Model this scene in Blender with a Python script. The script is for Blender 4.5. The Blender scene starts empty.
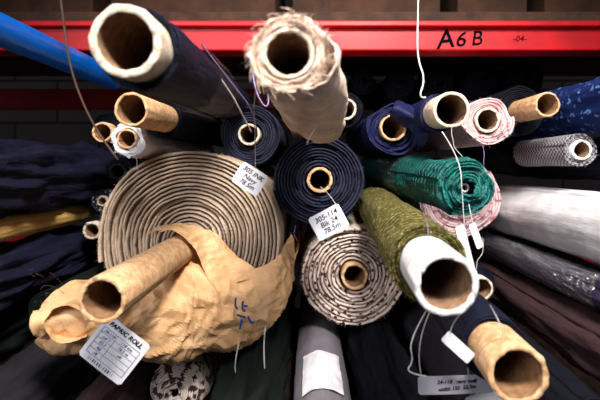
import bpy, math, random
from mathutils import Vector, Matrix, noise
H=140.0   # height of the eye line above the floor, cm
def W(x,y,z): return Vector((x,y,z+H))/100.0
def lin(c):
    f=lambda v:(v/12.92 if v<=0.04045 else ((v+0.055)/1.055)**2.4)
    return tuple(f(v/255.0) for v in c)+(1.0,)
def nz(x,y,z): return noise.noise(Vector((x,y,z)))
coll=bpy.context.scene.collection
# ------------------------------------------------------------ materials
def newmat(name):
    m=bpy.data.materials.new(name); m.use_nodes=True
    nt=m.node_tree; b=nt.nodes['Principled BSDF']
    return m,nt,b
def N(nt,t,**k):
    n=nt.nodes.new(t)
    for a,v in k.items(): setattr(n,a,v)
    return n
def mixc(nt,f,a,b,mode='MIX'):
    n=N(nt,'ShaderNodeMix',data_type='RGBA',blend_type=mode)
    for i,v in ((0,f),(6,a),(7,b)):
        if isinstance(v,bpy.types.NodeSocket): nt.links.new(v,n.inputs[i])
        else: n.inputs[i].default_value=v
    return n.outputs[2]
def math_(nt,op,a,b=0.0,c=0.0):
    n=N(nt,'ShaderNodeMath',operation=op)
    for i,v in enumerate((a,b,c)):
        if isinstance(v,bpy.types.NodeSocket): nt.links.new(v,n.inputs[i])
        elif i<len(n.inputs): n.inputs[i].default_value=v
    return n.outputs[0]
def noise_(nt,co,scale,detail=3,rough=.6):
    n=N(nt,'ShaderNodeTexNoise'); n.inputs['Scale'].default_value=scale
    n.inputs['Detail'].default_value=detail; n.inputs['Roughness'].default_value=rough
    nt.links.new(co,n.inputs['Vector']); return n.outputs['Fac']
def step(nt,v,lo,hi):
    n=N(nt,'ShaderNodeMapRange'); n.interpolation_type='SMOOTHSTEP'
    n.inputs['From Min'].default_value=lo; n.inputs['From Max'].default_value=hi
    nt.links.new(v,n.inputs['Value']); return n.outputs['Result']
def fabric(name,c1,c2,kind='plain',c3=(0,0,0),rough=.85,fine=350,bump=.35,sheen=.2,psc=60,thr=.3,spec=.2,crease=.5,rib=0):
    m,nt,b=newmat(name)
    co=N(nt,'ShaderNodeTexCoord').outputs['Object']
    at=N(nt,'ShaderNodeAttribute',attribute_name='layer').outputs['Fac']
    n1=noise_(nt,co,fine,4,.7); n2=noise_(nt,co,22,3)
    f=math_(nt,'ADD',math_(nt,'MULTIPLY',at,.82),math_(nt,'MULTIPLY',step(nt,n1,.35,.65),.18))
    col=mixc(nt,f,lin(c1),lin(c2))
    col=mixc(nt,step(nt,n2,.3,.7),col,mixc(nt,1.0,col,(.76,.74,.74,1),'MULTIPLY'))
    if kind=='spots':
        v=N(nt,'ShaderNodeTexVoronoi'); v.inputs['Scale'].default_value=psc; nt.links.new(co,v.inputs['Vector'])
        s=math_(nt,'SUBTRACT',1.0,step(nt,v.outputs['Distance'],thr-.06,thr+.04))
        col=mixc(nt,s,col,lin(c3))
    elif kind=='floral':
        s=step(nt,noise_(nt,co,psc,2,.5),thr,thr+.04); col=mixc(nt,s,col,lin(c3))
    elif kind=='tweed':
        s=step(nt,noise_(nt,co,psc,5,.9),thr+.16,thr+.34); col=mixc(nt,s,col,lin(c3))
    elif kind=='check':
        c=N(nt,'ShaderNodeTexChecker'); c.inputs['Scale'].default_value=psc; nt.links.new(co,c.inputs['Vector'])
        col=mixc(nt,c.outputs['Fac'],col,lin(c3))
    nt.links.new(col,b.inputs['Base Color'])
    b.inputs['Roughness'].default_value=rough; b.inputs['Sheen Weight'].default_value=sheen
    b.inputs['Sheen Tint'].default_value=lin(c2)
    b.inputs['Specular IOR Level'].default_value=spec
    mp=N(nt,'ShaderNodeMapping'); mp.inputs['Scale'].default_value=(1,1,.25); nt.links.new(co,mp.inputs[0])
    b0=N(nt,'ShaderNodeBump'); b0.inputs['Strength'].default_value=crease; b0.inputs['Distance'].default_value=.01
    nt.links.new(noise_(nt,mp.outputs[0],45,3,.55),b0.inputs['Height'])
    prev=b0.outputs[0]
    if rib:
        wv=N(nt,'ShaderNodeTexWave',bands_direction='Z'); wv.inputs['Scale'].default_value=rib; wv.inputs['Distortion'].default_value=3
        wv.inputs['Detail'].default_value=3; wv.inputs['Detail Scale'].default_value=3; nt.links.new(co,wv.inputs['Vector'])
        b1=N(nt,'ShaderNodeBump'); b1.inputs['Strength'].default_value=1.0; b1.inputs['Distance'].default_value=.006
        nt.links.new(wv.outputs['Fac'],b1.inputs['Height']); nt.links.new(prev,b1.inputs['Normal']); prev=b1.outputs[0]
    bp=N(nt,'ShaderNodeBump'); bp.inputs['Strength'].default_value=bump; bp.inputs['Distance'].default_value=.002
    nt.links.new(prev,bp.inputs['Normal'])
    nt.links.new(n1,bp.inputs['Height']); nt.links.new(bp.outputs[0],b.inputs['Normal'])
    return m
def coremat(name,c1,c2,pitch=.07):
    m,nt,b=newmat(name)
    co=N(nt,'ShaderNodeTexCoord').outputs['Object']
    sp=N(nt,'ShaderNodeSeparateXYZ'); nt.links.new(co,sp.inputs[0])
    an=math_(nt,'ARCTAN2',sp.outputs[1],sp.outputs[0])
    u=math_(nt,'ADD',math_(nt,'DIVIDE',an,2*math.pi),math_(nt,'DIVIDE',sp.outputs[2],pitch))
    fr=math_(nt,'FRACT',u); ln=math_(nt,'LESS_THAN',fr,.03)
    col=mixc(nt,step(nt,noise_(nt,co,90,5,.75),.35,.65),lin(c1),lin(c2))
    col=mixc(nt,math_(nt,'MULTIPLY',ln,.45),col,lin(tuple(v*.5 for v in c1)))
    nt.links.new(col,b.inputs['Base Color']); b.inputs['Roughness'].default_value=.75
    b.inputs['Specular IOR Level'].default_value=.3
    bp=N(nt,'ShaderNodeBump'); bp.inputs['Strength'].default_value=.6; bp.inputs['Distance'].default_value=.003
    nt.links.new(noise_(nt,co,300,5,.75),bp.inputs['Height']); nt.links.new(bp.outputs[0],b.inputs['Normal'])
    return m
def plain(name,c,rough=.6,c2=None,scale=30,metal=0,bump=0,spec=.4):
    m,nt,b=newmat(name); co=N(nt,'ShaderNodeTexCoord').outputs['Object']
    c2=c2 or tuple(v*.75 for v in c)
    n=noise_(nt,co,scale,5,.65)
    nt.links.new(mixc(nt,step(nt,n,.3,.7),lin(c),lin(c2)),b.inputs['Base Color'])
    b.inputs['Roughness'].default_value=rough; b.inputs['Metallic'].default_value=metal; b.inputs['Specular IOR Level'].default_value=spec
    if bump:
        bp=N(nt,'ShaderNodeBump'); bp.inputs['Strength'].default_value=bump; bp.inputs['Distance'].default_value=.003
        nt.links.new(n,bp.inputs['Height']); nt.links.new(bp.outputs[0],b.inputs['Normal'])
    return m
def film(name,tint=(1,1,1,1),fac=.3):
    m,nt,b=newmat(name); nt.nodes.remove(b)
    t=N(nt,'ShaderNodeBsdfTransparent'); g=N(nt,'ShaderNodeBsdfGlossy'); g.inputs['Roughness'].default_value=.2
    t.inputs[0].default_value=tint
    co=N(nt,'ShaderNodeTexCoord').outputs['Object']
    bp=N(nt,'ShaderNodeBump'); bp.inputs['Strength'].default_value=1; bp.inputs['Distance'].default_value=.02
    nt.links.new(noise_(nt,co,70,4),bp.inputs['Height']); nt.links.new(bp.outputs[0],g.inputs['Normal'])
    mx=N(nt,'ShaderNodeMixShader'); mx.inputs[0].default_value=fac
    nt.links.new(t.outputs[0],mx.inputs[1]); nt.links.new(g.outputs[0],mx.inputs[2])
    nt.links.new(mx.outputs[0],nt.nodes['Material Output'].inputs[0]); return m

NAVY=fabric('navy_cloth',(7,9,22),(22,26,48),rough=.65,sheen=.04,spec=.15)
NAVYF=fabric('navy_folded_cloth',(12,13,28),(32,34,58),rough=.6,sheen=.05,crease=.8)
NAVY2=fabric('dark_blue_cloth',(14,18,48),(34,40,86),rough=.55,sheen=.1)
BLACK=fabric('black_cloth',(7,8,13),(22,24,34),sheen=.04,spec=.12)
INK=fabric('ink_wool',(3,4,8),(54,58,84),'tweed',(16,18,32),psc=300,sheen=.15,fine=500,bump=.9,thr=.31)
PINKB=fabric('blush_cloth',(210,178,158),(246,226,208),bump=.5,crease=.7)
PINK=fabric('pink_cloth',(190,142,148),(238,206,204),'spots',(110,60,84),psc=110,thr=.24)
PALE=fabric('pale_floral_cloth',(190,152,156),(242,220,218),'floral',(160,100,120),psc=70,thr=.56)
WHITEC=fabric('white_cloth',(236,234,240),(255,254,255),rough=.35,bump=.05,sheen=.05,spec=.5,crease=.3)
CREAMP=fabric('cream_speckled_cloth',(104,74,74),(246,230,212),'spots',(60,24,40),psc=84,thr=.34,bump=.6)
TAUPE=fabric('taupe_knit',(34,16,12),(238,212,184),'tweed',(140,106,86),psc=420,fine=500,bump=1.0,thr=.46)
TEAL=fabric('teal_cloth',(0,60,62),(0,124,116),rough=.42,sheen=.05,bump=1.0,crease=1.0,spec=.45,rib=22)
OLIVE=fabric('olive_tweed',(34,32,10),(98,92,38),'tweed',(184,174,118),psc=160,fine=250,bump=1.0,thr=.33,rib=22)
BLUEF=fabric('blue_floral_cloth',(8,20,60),(20,46,110),'floral',(90,130,190),psc=80,thr=.6)
CHECK=fabric('grey_check_cloth',(150,146,148),(205,202,205),'check',(60,56,68),psc=200)
GREENB=fabric('bottle_green_cloth',(10,17,15),(20,32,28),sheen=.05)
CHAR=fabric('charcoal_cloth',(24,23,28),(48,46,54),sheen=.05)
BROWN=fabric('plum_brown_cloth',(48,32,34),(74,52,54),sheen=.05)
LEOP=fabric('leopard_cloth',(196,180,164),(230,216,204),'floral',(56,40,42),psc=70,thr=.52)
GREY=fabric('grey_cloth',(92,88,94),(126,122,130),rough=.7)
MUST=fabric('mustard_cloth',(190,148,78),(226,188,116))
PURP=fabric('aubergine_cloth',(36,28,52),(68,56,92),rough=.4,sheen=.05,spec=.4)
BLUE=fabric('blue_tube_cover',(0,90,214),(8,128,248),rough=.35,bump=.05,crease=.1,spec=.5)
SPECK=fabric('speckled_cloth',(30,26,44),(50,46,70),'spots',(200,195,205),psc=160,thr=.3)
KRAFT=coremat('kraft_core',(196,148,104),(230,190,146))
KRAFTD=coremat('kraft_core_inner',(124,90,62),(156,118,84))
CREAM=coremat('cream_core',(204,184,160),(240,226,206))
WCORE=coremat('white_core',(224,222,220),(250,248,246))
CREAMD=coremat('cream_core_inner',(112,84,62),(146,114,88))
DARKC=coremat('dark_core',(20,18,18),(30,26,24))
FILM=film('clear_wrap',fac=.13); FILM2=film('clear_band',(1,1,1,1),.35)
STR=plain('white_string',(225,222,220),.8); STRP=plain('lilac_string',(150,140,190),.8); STRB=plain('brown_cord',(90,68,54),.8)
CARD=plain('tag_card',(230,231,238),.55,(218,220,228)); CARDG=plain('grey_tag_card',(160,160,172),.5,(150,150,162))
INKM=plain('tag_ink',(12,12,20),.9,spec=0); BLUEINK=plain('blue_ink',(24,70,160),.6)
RED=plain('red_rack_paint',(204,8,24),.42,(170,4,16),12)
WOOD=plain('shelf_board',(78,50,34),.85,(46,29,21),20,bump=.3)
BOXM=plain('carton',(78,48,32),.9,(52,32,22),12)
PAPER=plain('kraft_paper',(232,190,144),.65,(208,162,112),30,bump=.3,spec=.3)

# ------------------------------------------------------------ builders
rs=random.Random(4)
def frame(front,back):
    f=W(*front); b=W(*back); d=(f-b); L=d.length*100
    q=d.normalized().to_track_quat('Z','Y'); return f,q,L
def make_roll(name,front,back,R,rc=2.4,ri=1.9,pro=1.0,mat=None,core=None,inner=None,pitch=.45,wob=.05,jit=.25,
              ragged=0.0,wrinkle=.15,dome=0.0,S=96,K=26,wf=1.6,hump=.5,fuzz=0,flen=.5,rough=.12,bead=0,lv=.6,rb=1.0):
    core=core or CREAM; inner=inner or CREAMD
    f,q,L=frame(front,back); sd=rs.uniform(0,90); off=rs.uniform(0,6.28)
    T=max(4,min(28,int((R-rc)/pitch))); p=(R-rc)/(T+1); M=T*S
    V=[];F=[];MI=[];LA=[]
    def rad(th,t,r):
        a=wob*nz(math.cos(th)*.9,math.sin(th)*.9,sd)*(t/T)*1.5
        b=rb*(.3*p*nz(math.cos(th)*1.8,math.sin(th)*1.8,sd+t*1.3)+.22*p*nz(math.cos(th)*r*.7,math.sin(th)*r*.7,sd+t*2))
        return r*(1+a)+b*(1 if t>1 else 0)
    def zz(th,t,r):
        return jit*1.6*nz(math.cos(th)*1.1,math.sin(th)*1.1,sd+7+t*1.1)+rough*nz(math.cos(th)*r*.8,math.sin(th)*r*.8,sd+t*3)+dome*(1-(r/R)**2)-dome*.4*(r/R)**6
    NC=4
    for i in range(M+1):
        t=i/S; th=off+2*math.pi*t; r=rc+p*t; z=zz(th,t,r)
        bd=bead*math.sin(th*r*5.0+t*3)
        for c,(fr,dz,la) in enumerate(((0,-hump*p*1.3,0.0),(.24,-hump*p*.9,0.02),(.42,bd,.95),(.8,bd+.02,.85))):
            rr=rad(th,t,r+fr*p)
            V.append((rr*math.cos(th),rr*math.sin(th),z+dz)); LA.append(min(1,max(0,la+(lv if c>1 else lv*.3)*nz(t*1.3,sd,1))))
    def add(fc,mi): F.append(fc); MI.append(mi)
    for i in range(M):
        for c in range(NC-1): add((i*NC+c,(i+1)*NC+c,(i+1)*NC+c+1,i*NC+c+1)[::-1],0)
        if i+S<M: add((i*NC+NC-1,(i+1)*NC+NC-1,(i+1+S)*NC,(i+S)*NC)[::-1],0)
    # outer body
    base=len(V); n=S+1
    for k in range(K+1):
        s=(k/K)**1.6; 
        for j in range(n):
            i=M-S+j; t=i/S; th=off+2*math.pi*t; r=rc+p*t+p
            rr=rad(th,t,r); z=zz(th,t,r-p*.2)-.04*p
            if k==0: z+=ragged*2*nz(math.cos(th)*3.3,math.sin(th)*3.3,sd+3); rr+=ragged*.5*abs(nz(th*3,sd,2))
            z=z*(1-s)-L*s
            if k>0: 
                w=min(1,k/3)*wrinkle
                rr+=w*(nz(math.cos(th)*wf,math.sin(th)*wf,sd+z*.09)+.5*nz(math.cos(th)*wf*3,math.sin(th)*wf*3,sd+z*.3+th))
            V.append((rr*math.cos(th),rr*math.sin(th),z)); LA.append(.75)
    for j in range(S):
        i=M-S+j; add((i*NC+NC-1,(i+1)*NC+NC-1,base+j+1,base+j)[::-1],0)
    for k in range(K):
        for j in range(S):
            a=base+k*n+j; add((a,a+1,a+1+n,a+n)[::-1],0)
        a=base+k*n; b2=a+S; add((a,b2,b2+n,a+n),0)
    add([base+K*n+j for j in range(S)],0)
    # loose fibres on the cut edge
    for k in range(fuzz):
        if rs.random()<.65:
            i=int(M*math.sqrt(rs.random())); P=Vector(V[i*NC+rs.choice((2,3))])
            d=Vector((rs.gauss(0,.6),rs.gauss(0,.6),.8))
        else:
            j=rs.randrange(S); kk=rs.choice((0,0,0,1,2,3,4,5,6)); P=Vector(V[base+kk*n+j])
            d=Vector((P.x,P.y,0)).normalized()*.8+Vector((rs.gauss(0,.5),rs.gauss(0,.5),rs.uniform(-.2,.8)))
        l=flen*rs.uniform(.3,1.4); d=d.normalized(); sdv=d.cross(Vector((rs.random(),rs.random(),rs.random()))).normalized()*.02
        m1=P+d*l*.5; bend=Vector((rs.gauss(0,.3),rs.gauss(0,.3)-.15,0))*l; b0=len(V)
        for v in (P-sdv,P+sdv,m1+sdv,m1-sdv,P+d*l+bend): V.append(tuple(v)); LA.append(.9)
        add((b0,b0+1,b0+2,b0+3),0); add((b0+3,b0+2,b0+4),0)
    # core tube
    C=64; base=len(V)
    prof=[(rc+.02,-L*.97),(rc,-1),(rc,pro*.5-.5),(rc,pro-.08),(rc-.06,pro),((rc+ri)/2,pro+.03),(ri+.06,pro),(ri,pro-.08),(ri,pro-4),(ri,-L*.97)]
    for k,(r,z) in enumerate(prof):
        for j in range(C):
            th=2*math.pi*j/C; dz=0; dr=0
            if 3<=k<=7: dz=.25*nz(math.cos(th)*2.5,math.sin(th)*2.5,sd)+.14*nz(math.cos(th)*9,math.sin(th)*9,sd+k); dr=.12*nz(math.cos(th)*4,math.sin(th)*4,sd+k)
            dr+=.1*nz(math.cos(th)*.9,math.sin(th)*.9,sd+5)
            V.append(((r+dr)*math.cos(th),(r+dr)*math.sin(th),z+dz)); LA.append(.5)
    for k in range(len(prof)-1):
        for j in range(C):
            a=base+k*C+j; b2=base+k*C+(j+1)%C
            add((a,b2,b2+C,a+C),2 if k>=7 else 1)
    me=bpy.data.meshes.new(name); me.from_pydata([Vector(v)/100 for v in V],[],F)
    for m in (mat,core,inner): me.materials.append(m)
    me.polygons.foreach_set('material_index',MI); me.polygons.foreach_set('use_smooth',[True]*len(F))
    a=me.attributes.new('layer','FLOAT','POINT'); a.data.foreach_set('value',LA)
    me.update()
    o=bpy.data.objects.new(name,me); coll.objects.link(o)
    o.rotation_mode='QUATERNION'; o.location=f; o.rotation_quaternion=q
    return o
def sleeve(par,name,r,z0,z1,mat,amp=.15,S=64,K=14,a0=0,a1=2*math.pi):
    V=[];F=[]; sd=rs.uniform(0,50)
    for k in range(K+1):
        z=z0+(z1-z0)*k/K
        for j in range(S+1):
            th=a0+(a1-a0)*j/S; rr=r+amp*nz(math.cos(th)*4,math.sin(th)*4,z*.8+sd)
            V.append(Vector((rr*math.cos(th),rr*math.sin(th),z+amp*2*nz(th*2,sd,k*.1)))/100)
    for k in range(K):
        for j in range(S):
            a=k*(S+1)+j; F.append((a,a+1,a+S+2,a+S+1))
    me=bpy.data.meshes.new(name); me.from_pydata(V,[],F); me.materials.append(mat)
    me.polygons.foreach_set('use_smooth',[True]*len(F))
    o=bpy.data.objects.new(name,me); coll.objects.link(o); o.parent=par; return o
def cr(p0,p1,p2,p3,t):
    return .5*((2*p1)+(p2-p0)*t+(2*p0-5*p1+4*p2-p3)*t*t+(3*p1-p0-3*p2+p3)*t**3)
def crl(pts,u):
    n=len(pts)-1; i=min(int(u),n-1); t=u-i
    g=lambda k:pts[max(0,min(n,k))]
    return cr(g(i-1),g(i),g(i+1),g(i+2),t)
def sheet(name,rows,mat,res=8,amp=.5,freq=.25,thick=.05,crumple=True,parent=None,smooth=True,fray=0):
    rows=[[W(*p)*100 for p in r] for r in rows]
    nu=(len(rows[0])-1)*res; nv=(len(rows)-1)*res; V=[];F=[]
    for b in range(nv+1):
        for a in range(nu+1):
            u=a/res; v=b/res
            col=[crl(r,u) for r in rows]; p=crl(col,v)
            V.append(p)
    W1=nu+1; out=[]
    for b in range(nv+1):
        for a in range(nu+1):
            p=V[b*W1+a]
            du=V[b*W1+min(nu,a+1)]-V[b*W1+max(0,a-1)]; dv=V[min(nv,b+1)*W1+a]-V[max(0,b-1)*W1+a]
            nn=du.cross(dv); nn=nn.normalized() if nn.length>1e-6 else Vector((0,-1,0))
            if crumple:
                q0=p+Vector((nz(*(p*.12)),nz(*(p*.12+Vector((9,9,9)))),0))*3
                d=noise.voronoi(q0*freq)[0]; d2=noise.voronoi(q0*freq*2.6)[0]
                h=(d[1]-d[0]-.3)+.35*(d2[1]-d2[0]-.3)+.6*nz(*(p*freq*.6))
            else: h=nz(*(p*freq))+.4*nz(*(p*freq*2.7))
            q=p+nn*h*amp
            if fray and (b==0 or b==nv): q=q+dv.normalized()*fray*nz(a*.9,b,3)
            out.append(q/100)
    for b in range(nv):
        for a in range(nu):
            i=b*W1+a; F.append((i,i+1,i+1+W1,i+W1))
    me=bpy.data.meshes.new(name); me.from_pydata(out,[],F); me.materials.append(mat)
    me.polygons.foreach_set('use_smooth',[smooth]*len(F))
    at=me.attributes.new('layer','FLOAT','POINT'); at.data.foreach_set('value',[.7]*len(out))
    o=bpy.data.objects.new(name,me); coll.objects.link(o)
    s=o.modifiers.new('thickness','SOLIDIFY'); s.thickness=thick/100; s.offset=0
    if parent:
        o.parent=parent; bpy.context.view_layer.update(); o.matrix_parent_inverse=parent.matrix_world.inverted()
    return o
def string(name,pts,mat,r=.09,parent=None):
    cu=bpy.data.curves.new(name,'CURVE'); cu.dimensions='3D'; cu.bevel_depth=r/100; cu.bevel_resolution=2
    s=cu.splines.new('NURBS'); s.points.add(len(pts)-1)
    for i,p in enumerate(pts): s.points[i].co=(*W(*p),1)
    s.order_u=3; s.use_endpoint_u=True; s.resolution_u=8; cu.materials.append(mat)
    o=bpy.data.objects.new(name,cu); coll.objects.link(o)
    if parent:
        o.parent=parent; bpy.context.view_layer.update(); o.matrix_parent_inverse=parent.matrix_world.inverted()
    return o
def text(par,name,body,size,x,y,z,mat,rot=0,ext=.01,bold=.0):
    cu=bpy.data.curves.new(name,'FONT'); cu.body=body; cu.size=size/100; cu.extrude=ext/100; cu.offset=bold/100
    cu.align_x='CENTER'; cu.align_y='CENTER'; cu.shear=.2; cu.materials.append(mat)
    o=bpy.data.objects.new(name,cu); coll.objects.link(o); o.parent=par
    o.location=(x/100,y/100,z/100); o.rotation_euler=(0,0,rot); return o
def tag(c,w,h,roll,lines=(),mat=None,yaw=0,pitch=0,printed=False,ts=1.0):
    mat=mat or CARD; k=min(.35,w*.12,h*.12)
    V=[];F=[]; nx=10
    xs=[-w/2,-w/2+k]+[-w/2+k+(w-2*k)*i/nx for i in range(1,nx)]+[w/2-k,w/2]; nx=len(xs)-1
    for s in (.03,-.03):
        for x in xs:
            e=min(1,(w/2-abs(x))/k); hh=h/2-k*(1-e)*.9; b=.12*math.cos(x/w*3)
            V+= [(x,-hh,b+s),(x,hh,b+s)]
    n=2*(nx+1)
    for i in range(nx):
        a=2*i; F+=[(a,a+2,a+3,a+1),(n+a,n+a+1,n+a+3,n+a+2),(a,n+a,n+a+2,a+2),(a+1,a+3,n+a+3,n+a+1)]
    F+=[(0,1,n+1,n),(n-2,2*n-2,2*n-1,n-1)]
    me=bpy.data.meshes.new('paper_tag'); me.from_pydata([Vector(v)/100 for v in V],[],F); me.materials.append(mat)
    o=bpy.data.objects.new('paper_tag',me); coll.objects.link(o)
    o.matrix_world=Matrix.Translation(W(*c))@Matrix.Rotation(-math.radians(roll),4,'Y')@Matrix.Rotation(math.radians(yaw),4,'Z')@Matrix.Rotation(math.radians(90+pitch),4,'X')
    for i,l in enumerate(lines):
        s=h/(len(lines)+.8)
        text(o,'handwriting_%d'%i,l,s*1.15*ts,0,h/2-(i+.9)*s,.17,INKM,rs.uniform(-.07,.07),bold=.02)
    if printed:
        def bar(x,y,a,b2):
            me=bpy.data.meshes.new('printed_line'); me.from_pydata([Vector(v)/100 for v in ((x,y,.17),(x+a,y,.17),(x+a,y+b2,.17),(x,y+b2,.17))],[],[(0,1,2,3)])
            me.materials.append(INKM); q=bpy.data.objects.new('printed_line',me); coll.objects.link(q); q.parent=o
        text(o,'tag_heading','FABRIC ROLL',h*.13,0,h*.38,.18,INKM,bold=.03)
        for i in range(6): bar(-w*.42,h*.26-i*h*.12,w*.84,.05)
        for x in (-.42,-.1,.42): bar(w*x,-h*.34,.05,h*.6)
        for i in range(5): text(o,'tag_entry',['24-118','col 7','52.5','A6','18'][i],h*.09,-w*.25,h*.2-i*h*.12,.18,BLUEINK)
        for i in range(3): text(o,'tag_entry',['118 cm','78.5 m','ok'][i],h*.09,w*.15,h*.2-i*h*.12,.18,INKM)
        for i in range(12): bar(-w*.3+i*w*.05,-h*.45,rs.choice((.05,.1,.16)),h*.07)
    return o
def box(name,x0,x1,y0,y1,z0,z1,mat,bev=0,parent=None):
    me=bpy.data.meshes.new(name); P=[W(x,y,z) for x in (x0,x1) for y in (y0,y1) for z in (z0,z1)]
    me.from_pydata(P,[],[(0,1,3,2),(4,6,7,5),(0,4,5,1),(2,3,7,6),(0,2,6,4),(1,5,7,3)]); me.materials.append(mat)
    o=bpy.data.objects.new(name,me); coll.objects.link(o)
    if bev:
        b=o.modifiers.new('bevel','BEVEL'); b.width=bev/100; b.segments=2
    if parent: o.parent=parent
    return o

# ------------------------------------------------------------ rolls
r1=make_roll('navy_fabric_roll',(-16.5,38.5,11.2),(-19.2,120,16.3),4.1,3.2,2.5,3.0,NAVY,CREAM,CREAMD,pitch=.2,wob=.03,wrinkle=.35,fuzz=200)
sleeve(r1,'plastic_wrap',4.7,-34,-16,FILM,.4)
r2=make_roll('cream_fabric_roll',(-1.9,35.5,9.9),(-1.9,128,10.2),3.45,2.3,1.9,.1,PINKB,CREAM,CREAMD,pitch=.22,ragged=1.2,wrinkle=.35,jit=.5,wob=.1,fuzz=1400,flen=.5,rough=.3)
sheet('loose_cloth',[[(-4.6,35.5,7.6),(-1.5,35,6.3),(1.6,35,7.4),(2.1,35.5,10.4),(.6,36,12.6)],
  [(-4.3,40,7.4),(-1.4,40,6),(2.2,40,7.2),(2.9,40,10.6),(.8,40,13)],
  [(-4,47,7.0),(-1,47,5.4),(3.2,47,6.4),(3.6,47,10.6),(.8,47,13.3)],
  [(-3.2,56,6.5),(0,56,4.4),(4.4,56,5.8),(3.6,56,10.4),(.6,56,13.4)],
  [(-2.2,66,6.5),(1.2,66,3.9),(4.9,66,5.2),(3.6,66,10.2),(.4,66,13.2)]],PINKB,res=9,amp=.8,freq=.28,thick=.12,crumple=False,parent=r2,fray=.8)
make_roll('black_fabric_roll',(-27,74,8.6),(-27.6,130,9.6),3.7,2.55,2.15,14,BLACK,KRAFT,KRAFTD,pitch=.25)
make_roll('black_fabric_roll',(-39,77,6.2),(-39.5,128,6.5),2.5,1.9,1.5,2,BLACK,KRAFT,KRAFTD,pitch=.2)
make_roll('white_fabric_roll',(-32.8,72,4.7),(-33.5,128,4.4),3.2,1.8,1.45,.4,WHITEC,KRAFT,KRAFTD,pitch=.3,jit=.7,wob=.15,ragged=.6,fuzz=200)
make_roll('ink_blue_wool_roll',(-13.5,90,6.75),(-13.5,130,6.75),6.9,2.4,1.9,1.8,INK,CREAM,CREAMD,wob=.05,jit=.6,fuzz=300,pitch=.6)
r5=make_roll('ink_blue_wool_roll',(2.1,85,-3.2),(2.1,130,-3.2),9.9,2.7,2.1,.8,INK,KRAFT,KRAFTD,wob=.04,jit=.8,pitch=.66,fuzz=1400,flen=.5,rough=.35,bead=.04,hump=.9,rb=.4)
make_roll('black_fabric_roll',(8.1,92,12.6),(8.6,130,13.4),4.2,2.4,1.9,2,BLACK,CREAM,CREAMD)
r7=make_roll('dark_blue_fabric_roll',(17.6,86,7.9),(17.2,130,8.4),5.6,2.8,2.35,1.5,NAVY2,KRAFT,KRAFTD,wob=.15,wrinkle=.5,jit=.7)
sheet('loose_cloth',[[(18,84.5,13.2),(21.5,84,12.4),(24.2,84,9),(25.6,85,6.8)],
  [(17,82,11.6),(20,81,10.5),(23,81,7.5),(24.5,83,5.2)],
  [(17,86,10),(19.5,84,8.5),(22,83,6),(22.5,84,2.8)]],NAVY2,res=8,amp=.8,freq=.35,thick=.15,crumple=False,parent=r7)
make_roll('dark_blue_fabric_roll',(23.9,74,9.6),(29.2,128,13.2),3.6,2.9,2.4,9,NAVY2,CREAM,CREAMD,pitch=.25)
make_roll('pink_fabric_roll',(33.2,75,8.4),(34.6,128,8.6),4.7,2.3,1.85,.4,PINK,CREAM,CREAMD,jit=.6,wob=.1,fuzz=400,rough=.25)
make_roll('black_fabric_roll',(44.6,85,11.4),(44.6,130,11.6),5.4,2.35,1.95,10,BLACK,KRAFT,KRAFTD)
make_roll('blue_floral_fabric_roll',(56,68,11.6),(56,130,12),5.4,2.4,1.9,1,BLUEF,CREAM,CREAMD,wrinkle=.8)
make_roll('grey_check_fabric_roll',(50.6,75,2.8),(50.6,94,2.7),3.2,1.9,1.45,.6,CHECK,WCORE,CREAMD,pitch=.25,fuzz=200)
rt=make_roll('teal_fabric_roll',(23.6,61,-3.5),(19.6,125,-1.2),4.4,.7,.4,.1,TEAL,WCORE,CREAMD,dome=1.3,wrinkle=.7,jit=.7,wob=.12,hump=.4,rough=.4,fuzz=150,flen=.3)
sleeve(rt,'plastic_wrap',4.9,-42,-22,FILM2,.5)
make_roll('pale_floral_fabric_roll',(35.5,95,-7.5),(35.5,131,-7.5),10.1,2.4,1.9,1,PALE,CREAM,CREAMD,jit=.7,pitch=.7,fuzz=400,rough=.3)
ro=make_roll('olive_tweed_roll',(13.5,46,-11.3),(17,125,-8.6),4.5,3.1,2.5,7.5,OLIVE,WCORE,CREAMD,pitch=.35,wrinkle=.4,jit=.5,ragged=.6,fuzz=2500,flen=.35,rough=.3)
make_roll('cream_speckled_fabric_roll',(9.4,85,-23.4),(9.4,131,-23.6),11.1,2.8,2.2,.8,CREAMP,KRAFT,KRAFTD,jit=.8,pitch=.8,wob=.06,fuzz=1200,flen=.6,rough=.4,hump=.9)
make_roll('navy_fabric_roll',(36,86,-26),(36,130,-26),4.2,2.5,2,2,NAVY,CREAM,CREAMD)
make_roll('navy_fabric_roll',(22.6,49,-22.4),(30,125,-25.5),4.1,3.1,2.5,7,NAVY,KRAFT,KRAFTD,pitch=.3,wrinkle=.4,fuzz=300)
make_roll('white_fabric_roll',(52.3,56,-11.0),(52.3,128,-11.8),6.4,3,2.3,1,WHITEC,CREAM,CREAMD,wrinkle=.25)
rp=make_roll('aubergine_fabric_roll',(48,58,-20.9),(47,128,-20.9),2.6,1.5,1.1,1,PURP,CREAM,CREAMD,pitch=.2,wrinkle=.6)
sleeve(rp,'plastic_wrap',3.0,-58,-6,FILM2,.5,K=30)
big=make_roll('taupe_knit_roll',(-23.4,78,-15.2),(-23.4,131,-15.2),18.2,2.7,2.2,33,TAUPE,KRAFT,KRAFTD,pitch=.78,wob=.04,jit=.9,S=260,hump=1.0,fuzz=2600,flen=.5,rough=.22,bead=.06,lv=.6,rb=.7)
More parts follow.
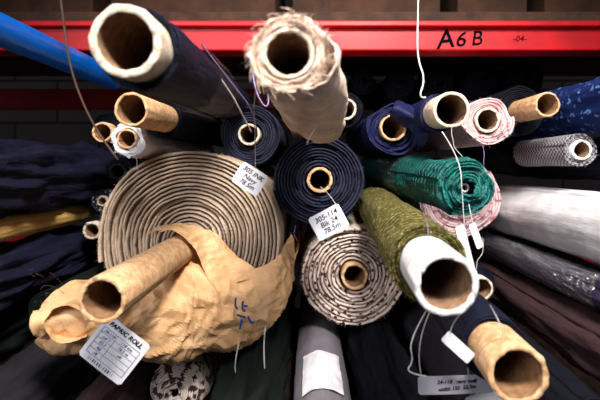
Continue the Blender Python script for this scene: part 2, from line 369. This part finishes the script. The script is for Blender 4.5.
# left side
rb_=make_roll('blue_cloth_roll',(-48,50,21),(-48,97,21),2.7,1.6,1.2,.5,BLUE,CREAM,CREAMD,pitch=.3,wrinkle=.05)
make_roll('navy_fabric_roll',(-54,52,-2.4),(-54,128,-2.6),6.3,2.5,2,1,NAVYF,CREAM,CREAMD,wrinkle=2.4,wf=3.2)
make_roll('mustard_fabric_roll',(-53.0,54,-11.0),(-53.0,105,-11.0),2.2,1.1,.8,.5,MUST,CREAM,CREAMD,pitch=.2)
make_roll('navy_fabric_roll',(-55,52,-19.8),(-55,128,-19.8),5.2,2.5,2,1,NAVYF,CREAM,CREAMD,wrinkle=2,wf=3.2)
make_roll('navy_fabric_roll',(-45.6,85,-13.7),(-45.6,128,-13.7),2.9,1.9,1.4,1.5,NAVY,CREAM,CREAMD,pitch=.2)
make_roll('speckled_fabric_roll',(-45.5,88,-7.9),(-45.5,128,-7.9),2.6,1.2,.8,.4,SPECK,CREAM,CREAMD,pitch=.3)
make_roll('black_fabric_roll',(-44,92,-1.5),(-44,128,-1.5),3.4,1.9,1.4,.6,BLACK,DARKC,DARKC)
make_roll('bottle_green_fabric_roll',(-61,56,-31),(-61,128,-31),6,2.5,2,1,GREENB,CREAM,CREAMD,wrinkle=2,wf=3)
rc_=make_roll('charcoal_fabric_roll',(-47.5,54,-37.5),(-47.5,128,-37.5),6,2.5,2,1,CHAR,CREAM,CREAMD,wrinkle=.8)
sleeve(rc_,'plastic_band',6.5,-22,-20.4,FILM2,.1,K=3)
make_roll('bottle_green_fabric_roll',(-46.5,72,-26.5),(-47,128,-26.5),4.4,2.0,1.5,.5,GREENB,DARKC,DARKC,wrinkle=.8)
make_roll('plum_fabric_roll',(-35,58,-41),(-35,128,-41),4.8,2.2,1.7,.6,BROWN,KRAFT,KRAFTD,wrinkle=1)
make_roll('leopard_fabric_roll',(-24.5,74,-41.3),(-24.5,128,-42),5.2,.5,.3,.1,LEOP,LEOP,LEOP,wrinkle=.8,dome=2,jit=.6)
make_roll('bottle_green_fabric_roll',(-10.5,58,-40.5),(-10.5,128,-40.5),6.0,1.2,.8,.3,GREENB,CREAM,CREAMD,wrinkle=2,wf=3,wob=.15)
rg=make_roll('grey_fabric_roll',(2.2,56,-41),(2.2,128,-41),5,2.3,1.8,1,GREY,CREAM,CREAMD,wrinkle=.25)
sleeve(rg,'white_label_wrap',5.25,-21,-8,WHITEC,.2,a0=.9,a1=2.3)
make_roll('black_fabric_roll',(14.5,56,-41),(14.5,128,-41),5.6,1.4,1,.3,BLACK,CREAM,CREAMD,wrinkle=1.6,wf=3)
make_roll('charcoal_fabric_roll',(26.5,60,-38),(27,128,-38),5,2,1.5,.5,CHAR,CREAM,CREAMD,wrinkle=1)
make_roll('black_fabric_roll',(38,54,-36),(38,128,-36),4.6,2,1.5,.5,BLACK,CREAM,CREAMD,wrinkle=.8)
make_roll('brown_fabric_roll',(47.5,54,-30),(47.5,128,-30),4.6,2,1.5,.5,BROWN,CREAM,CREAMD,wrinkle=.8)
make_roll('black_fabric_roll',(57.5,54,-25),(57.5,128,-25),5,2,1.5,.5,BLACK,CREAM,CREAMD,wrinkle=.8)
make_roll('navy_speckled_fabric_roll',(57,54,-37),(57,128,-37),5,2,1.5,.5,SPECK,CREAM,CREAMD,wrinkle=.8)
make_roll('navy_fabric_roll',(61.5,60,1.5),(61.5,128,1.5),4.8,2,1.5,.5,NAVY,CREAM,CREAMD,wrinkle=.8)
make_roll('charcoal_fabric_roll',(24.4,90,-15.8),(25,128,-16.2),3.0,1.5,1.1,.5,NAVY,DARKC,DARKC,wrinkle=.5)
make_roll('black_fabric_roll',(50,96,2.0),(50,128,2.0),4.2,1.5,1.1,.5,BLACK,DARKC,DARKC)
for x,z,R in ((24,21.5,4.2),(34.5,21.5,5.0),(46,22.3,4.6),(57,23,4.8),(14,21.5,3.4),(-7,19,4.0),(4.5,21,3.4),(-33,17,4.6),(-52,9,4.2)):  # filler rolls added to darken the upper gaps, cores kept black
    make_roll('black_fabric_roll',(x,108+rs.uniform(-6,6),z),(x,130,z),R,.6,.3,.1,BLACK,DARKC,DARKC,wrinkle=1.4,wob=.2,jit=.6,dome=1.5,hump=.2)

# ------------------------------------------------------------ kraft paper wrapping
rows=[
 [(-38.6,57,-21.4),(-35.3,60,-17.7),(-30.4,64,-18.9),(-25.4,70,-18.6),(-20.3,76,-17.1),(-13.3,76,-20.3),(-7.3,77,-18.7),(-3.9,82,-13.7)],
 [(-38,55,-21.8),(-31.5,56,-20.8),(-27,60,-21),(-22.4,64,-20.8),(-17.9,68,-21.3),(-12.4,71,-23.6),(-7.4,74,-23.1),(-3.5,82,-17.4)],
 [(-38,57,-23.5),(-31.9,58,-24.7),(-26.3,60,-25),(-21.6,64,-27.2),(-17,68,-28.9),(-11.5,71,-29.3),(-7,74,-27.2),(-3.3,83,-20.8)],
 [(-40,61,-25.5),(-34.7,63,-28),(-28.9,66,-30.5),(-23.1,70,-33.3),(-18.1,74,-34.6),(-12.3,77,-34.3),(-7.6,80,-30.6),(-3.7,88,-24.2)],
 [(-42.2,100,-22.9),(-37.8,100,-29.9),(-31.2,100,-34.2),(-23.4,100,-35.6),(-15.8,100,-34.2),(-8.8,100,-29.4),(-4.6,100,-23.5),(-3.0,100,-15)],
 [(-42.2,128,-22.9),(-37.8,128,-29.9),(-31.2,128,-34.2),(-23.4,128,-35.6),(-15.8,128,-34.2),(-8.8,128,-29.4),(-4.6,128,-23.5),(-3.0,128,-15)]]
paper=sheet('kraft_paper_wrapping',rows,PAPER,res=20,amp=1.9,freq=.17,thick=.06,smooth=False)
sheet('folded_paper_end',[[(-33.2+2.9*math.cos(a),y,-21.8+2.5*math.sin(a)) for a in [.3+i*.85 for i in range(7)]] for y in (54.5,57,61,66)],PAPER,res=8,amp=.6,freq=.35,thick=.06,smooth=False,parent=paper)
sheet('paper_fold_over_core',[[(-27.5,68,-11.6),(-24.2,67.5,-11.2),(-20.4,68,-12.8),(-18.8,70,-17.5),(-17,70,-22)],
  [(-27.5,71.5,-11.2),(-24,71.5,-10.8),(-19.8,73,-12.2),(-15.8,73.5,-16.8),(-12,73,-21)],
  [(-26.5,75,-11.4),(-23.5,75,-11.2),(-18,76,-13),(-13.3,75.6,-17.3),(-8,74.5,-21)]],PAPER,res=14,amp=.8,freq=.26,thick=.06,smooth=False,parent=paper)
for pts in ([(-12.6,68.0,-22.6),(-12.9,67.8,-24.2),(-12.2,67.8,-24.4)],[(-11.4,68.2,-23.2),(-11.8,68.0,-24.8),(-11,68.2,-24.9)],[(-11.3,68.2,-24.0),(-10.7,68.4,-24.1)],
   [(-12.4,67.8,-25.4),(-11,68.2,-26)],[(-11.6,68.0,-26.3),(-11.9,67.8,-27.8)],[(-10.6,68.6,-26),(-10.2,68.6,-27.4),(-9.6,68.8,-27)]):
    string('blue_print_stroke',pts,BLUEINK,.18,parent=paper)

# ------------------------------------------------------------ tags and strings
def hang(t,pts,mat=STR,r=.07): 
    return string('tag_string',pts,mat,r,parent=t)
t=tag((-9.9,66,-2.3),5.0,3.9,-32,('305 INK','Navy','78.5m'),ts=.95); hang(t,[(-9,66,-.3),(-8.2,60,4.5),(-7.4,52,8),(-6,45,9)])
t=tag((3.3,70,-10),6.0,4.5,28,('305-114','Blk 24','78.5m'),ts=.95); hang(t,[(4.9,70,-7.6),(3.8,76,-5.4),(2.2,84,-4.6)])
t=tag((-25.4,52.0,-24),6.9,6.6,-38,printed=True); hang(t,[(-25.2,52.0,-20.2),(-26.5,53,-18.6),(-29,54,-17.5)])
t=tag((18.3,50,-27.4),9.6,2.3,2,mat=CARDG,lines=('24-118   navy twill','width 150  52.5m'),ts=.7); hang(t,[(14,50,-26.6),(12.6,49,-22),(14.2,46,-16)])
t=tag((23.4,53,-30.8),5.5,2.2,24); hang(t,[(21.3,53,-30.5),(20.5,52,-27),(20,51,-24)])
t=tag((22.1,57,-11.9),1.9,6.8,14,yaw=30); hang(t,[(22,57,-8.8),(21.3,56,-4),(21,56,1),(19.8,60,5)])
t=tag((17.4,47,-21.4),4.2,1.5,-42); hang(t,[(16.4,47,-20.2),(16.5,47,-18.5),(17,44,-16)])
t=tag((24.9,60,-10.6),1.3,3.8,20,yaw=20); hang(t,[(24.4,60,-8.8),(23.8,60,-6),(23.8,60.4,-4.5)])
string('hanging_string',[(19.5,72,31),(19.4,72,26),(19,71,19),(20.2,70,15),(18.9,70,11.5),(20.5,71,12)],STR,.16)
string('hanging_string.001',[(-12.4,70,-31),(-12.8,69,-33),(-13,69,-36),(-12.2,69,-37)],STR,.12)
string('hanging_string.002',[(-8,72,-29),(-8.4,71,-32),(-8,71,-36.5)],STR,.12)
string('hanging_string.003',[(14.5,50,-18.3),(12.3,50,-22),(13,50,-24.5),(11.8,50,-26),(14.5,50,-26.4)],STR,.1)
string('lilac_string',[(-8.5,58,16),(-8.3,58,11.5),(-6.5,58,8),(-5.8,58,9.4),(-6.6,60,12)],STRP,.12)
string('selvedge_thread',[(-15.5,56,16),(-12.5,60,12),(-11,66,8),(-10.6,72,6)],STR,.13)
string('selvedge_thread.001',[(-13.5,50,15),(-11.5,58,12),(-9,66,8.6),(-10,76,5.5)],STRP,.11)
string('hanging_cord',[(-44,70,32),(-43,70,24),(-42,70,17),(-40,71,10),(-37,72,4),(-35,73,1)],STRB,.2)
for k in range(16):   # frayed threads at the top core
    a=k*.39+rs.uniform(-.2,.2); l=rs.uniform(.4,1.3); string('frayed_thread',[(-1.9+3.1*math.cos(a),35.3,9.9+3.1*math.sin(a)),(-1.9+(3.1+l*.6)*math.cos(a+.1),34.6,9.9+(3.1+l*.6)*math.sin(a)),(-1.9+(3.1+l)*math.cos(a+.3),35,9.9+(3.1+l)*math.sin(a+.2)-.4)],PINKB,.035,parent=r2)
for k in range(10):
    x=-38+rs.uniform(-2,3); z=-19+rs.uniform(-2,3); string('frayed_thread',[(x,58,z),(x+rs.uniform(-1.5,1),57,z+1),(x+rs.uniform(-2,1.5),57,z+rs.uniform(0,1.6))],STRB,.03,parent=paper)
def wild(name,x,y,z,n,mat,r,dx,dz):
    p=[(x,y,z)]
    for i in range(n): x+=dx+rs.uniform(-.6,.6); z+=dz+rs.uniform(-.5,.5); p.append((x,y+rs.uniform(-.3,.3),z))
    return string(name,p,mat,r)
for a in ((13,45,-6,6,-.1,-.9),(28.5,66,-12,6,-.2,-1),(-3,80,-12,4,.2,-.8),(1,44,4.5,4,-.3,-.5),(31,72,3.5,5,.3,-.9),(-31,70,2,6,.1,-.8),(22,62,6,5,.3,-1),(18,40,-14,4,.2,-.8)):
    wild('loose_thread',a[0],a[1],a[2],a[3],rs.choice((STR,STRP,STR)),.045,a[4],a[5])

# ------------------------------------------------------------ rack and room
rack=bpy.data.objects.new('warehouse_rack',None); coll.objects.link(rack)
def beam(n,y0,y1,z0,z1):
    box(n,-118,118,y0,y1,z0,z1,RED,.35,rack); 
beam('beam_front_upper',86,91,24.6,30.2)
box('beam_lip',-118,118,84.6,91,29.4,30.6,RED,.25,rack)
beam('beam_rear_upper',134,139,19,25.5)
beam('beam_rear_middle',134,139,-33,-24.5)
beam('beam_front_lower',86,91,-59,-52); beam('beam_rear_lower',134,139,-59,-52)
for i in range(6): box('shelf_board_upper_%d'%i,-118,118,86+i*9,94+i*9,30.8,33,WOOD,.2,rack)
for i in range(6): box('shelf_board_lower_%d'%i,-118,118,86+i*9,94+i*9,-51.9,-49.5,WOOD,.2,rack)
for x in (-118,112):
    for y in (85,134): box('upright',x,x+6,y,y+6,-H,90,RED,.3,rack)
    for z in (-110,-20,60): box('brace',x+2,x+4,90,135,z,z+3,RED,.2,rack)
m=bpy.data.objects.new('marker',None); coll.objects.link(m); m.parent=rack; m.location=W(32.5,85.9,26.9); m.rotation_euler=(math.radians(90),0,0)
text(m,'bay_label','A',5.6,-3.6,0,0,INKM,rot=.12,bold=.06)
text(m,'bay_label','6',4.6,-.2,0,0,INKM,rot=-.05,bold=.02)
text(m,'bay_label','B',4.4,3.2,.2,0,INKM,rot=.05,bold=.02)
text(m,'bay_label_small','-04-',1.8,12.5,.2,0,INKM)
for x0,x1,h in ((-90,-50,30),(-46,-8,24),(-4,30,33),(34,50,20),(54,96,30)):
    b=box('cardboard_carton',x0,x1,92,128,33.1,33+h,BOXM,.3)
m,nt,b=newmat('concrete_block'); co=N(nt,'ShaderNodeTexCoord').outputs['Object']
mp=N(nt,'ShaderNodeMapping'); mp.inputs['Rotation'].default_value=(math.radians(90),0,0); nt.links.new(co,mp.inputs[0])
bk=N(nt,'ShaderNodeTexBrick'); bk.inputs['Scale'].default_value=1; bk.inputs['Brick Width'].default_value=.4; bk.inputs['Row Height'].default_value=.2; bk.inputs['Mortar Size'].default_value=.006
bk.inputs['Color1'].default_value=lin((120,116,116)); bk.inputs['Color2'].default_value=lin((102,98,98)); bk.inputs['Mortar'].default_value=lin((60,58,58))
nt.links.new(mp.outputs[0],bk.inputs[0]); nt.links.new(bk.outputs[0],b.inputs['Base Color']); b.inputs['Roughness'].default_value=.9
box('wall_back',-400,400,190,200,-H,160,m)
box('floor',-400,400,-300,200,-H-5,-H,plain('concrete_floor',(90,88,86),.6,(70,69,68),3))

# ------------------------------------------------------------ lights, camera
def spot(name,loc,tgt,rad,e,ang,col=(1,1,1)):
    l=bpy.data.lights.new(name,'SPOT'); l.shadow_soft_size=rad; l.energy=e; l.color=col; l.spot_size=math.radians(ang); l.spot_blend=1
    o=bpy.data.objects.new(name,l); coll.objects.link(o); o.location=W(*loc)
    o.rotation_euler=(W(*tgt)-W(*loc)).to_track_quat('-Z','Y').to_euler(); return o
spot('ceiling_lamp',(20,-20,95),(3,70,-6),.16,185,70,(1,.94,.88))
spot('aisle_lamp',(-70,-40,50),(-8,75,-8),.3,48,76,(.96,.95,1))
spot('added_fill_right',(70,-30,75),(46,75,-12),.25,55,50,(1,.97,.97))  # added fill light, no real lamp: lifts the white roll and right side
w=bpy.data.worlds.new('world'); bpy.context.scene.world=w; w.use_nodes=True
w.node_tree.nodes['Background'].inputs[0].default_value=(.7,.65,.7,1); w.node_tree.nodes['Background'].inputs[1].default_value=.12
c=bpy.data.cameras.new('camera'); cam=bpy.data.objects.new('camera',c); coll.objects.link(cam)
c.lens=24; c.sensor_width=36; c.shift_x=-10/600; c.shift_y=-35/600; c.clip_start=.02
cam.location=W(0,0,0); cam.rotation_euler=(math.radians(90),0,0)
c.dof.use_dof=True; c.dof.focus_distance=.7; c.dof.aperture_fstop=4.5
bpy.context.scene.camera=cam
bpy.context.scene.view_settings.view_transform='Standard'
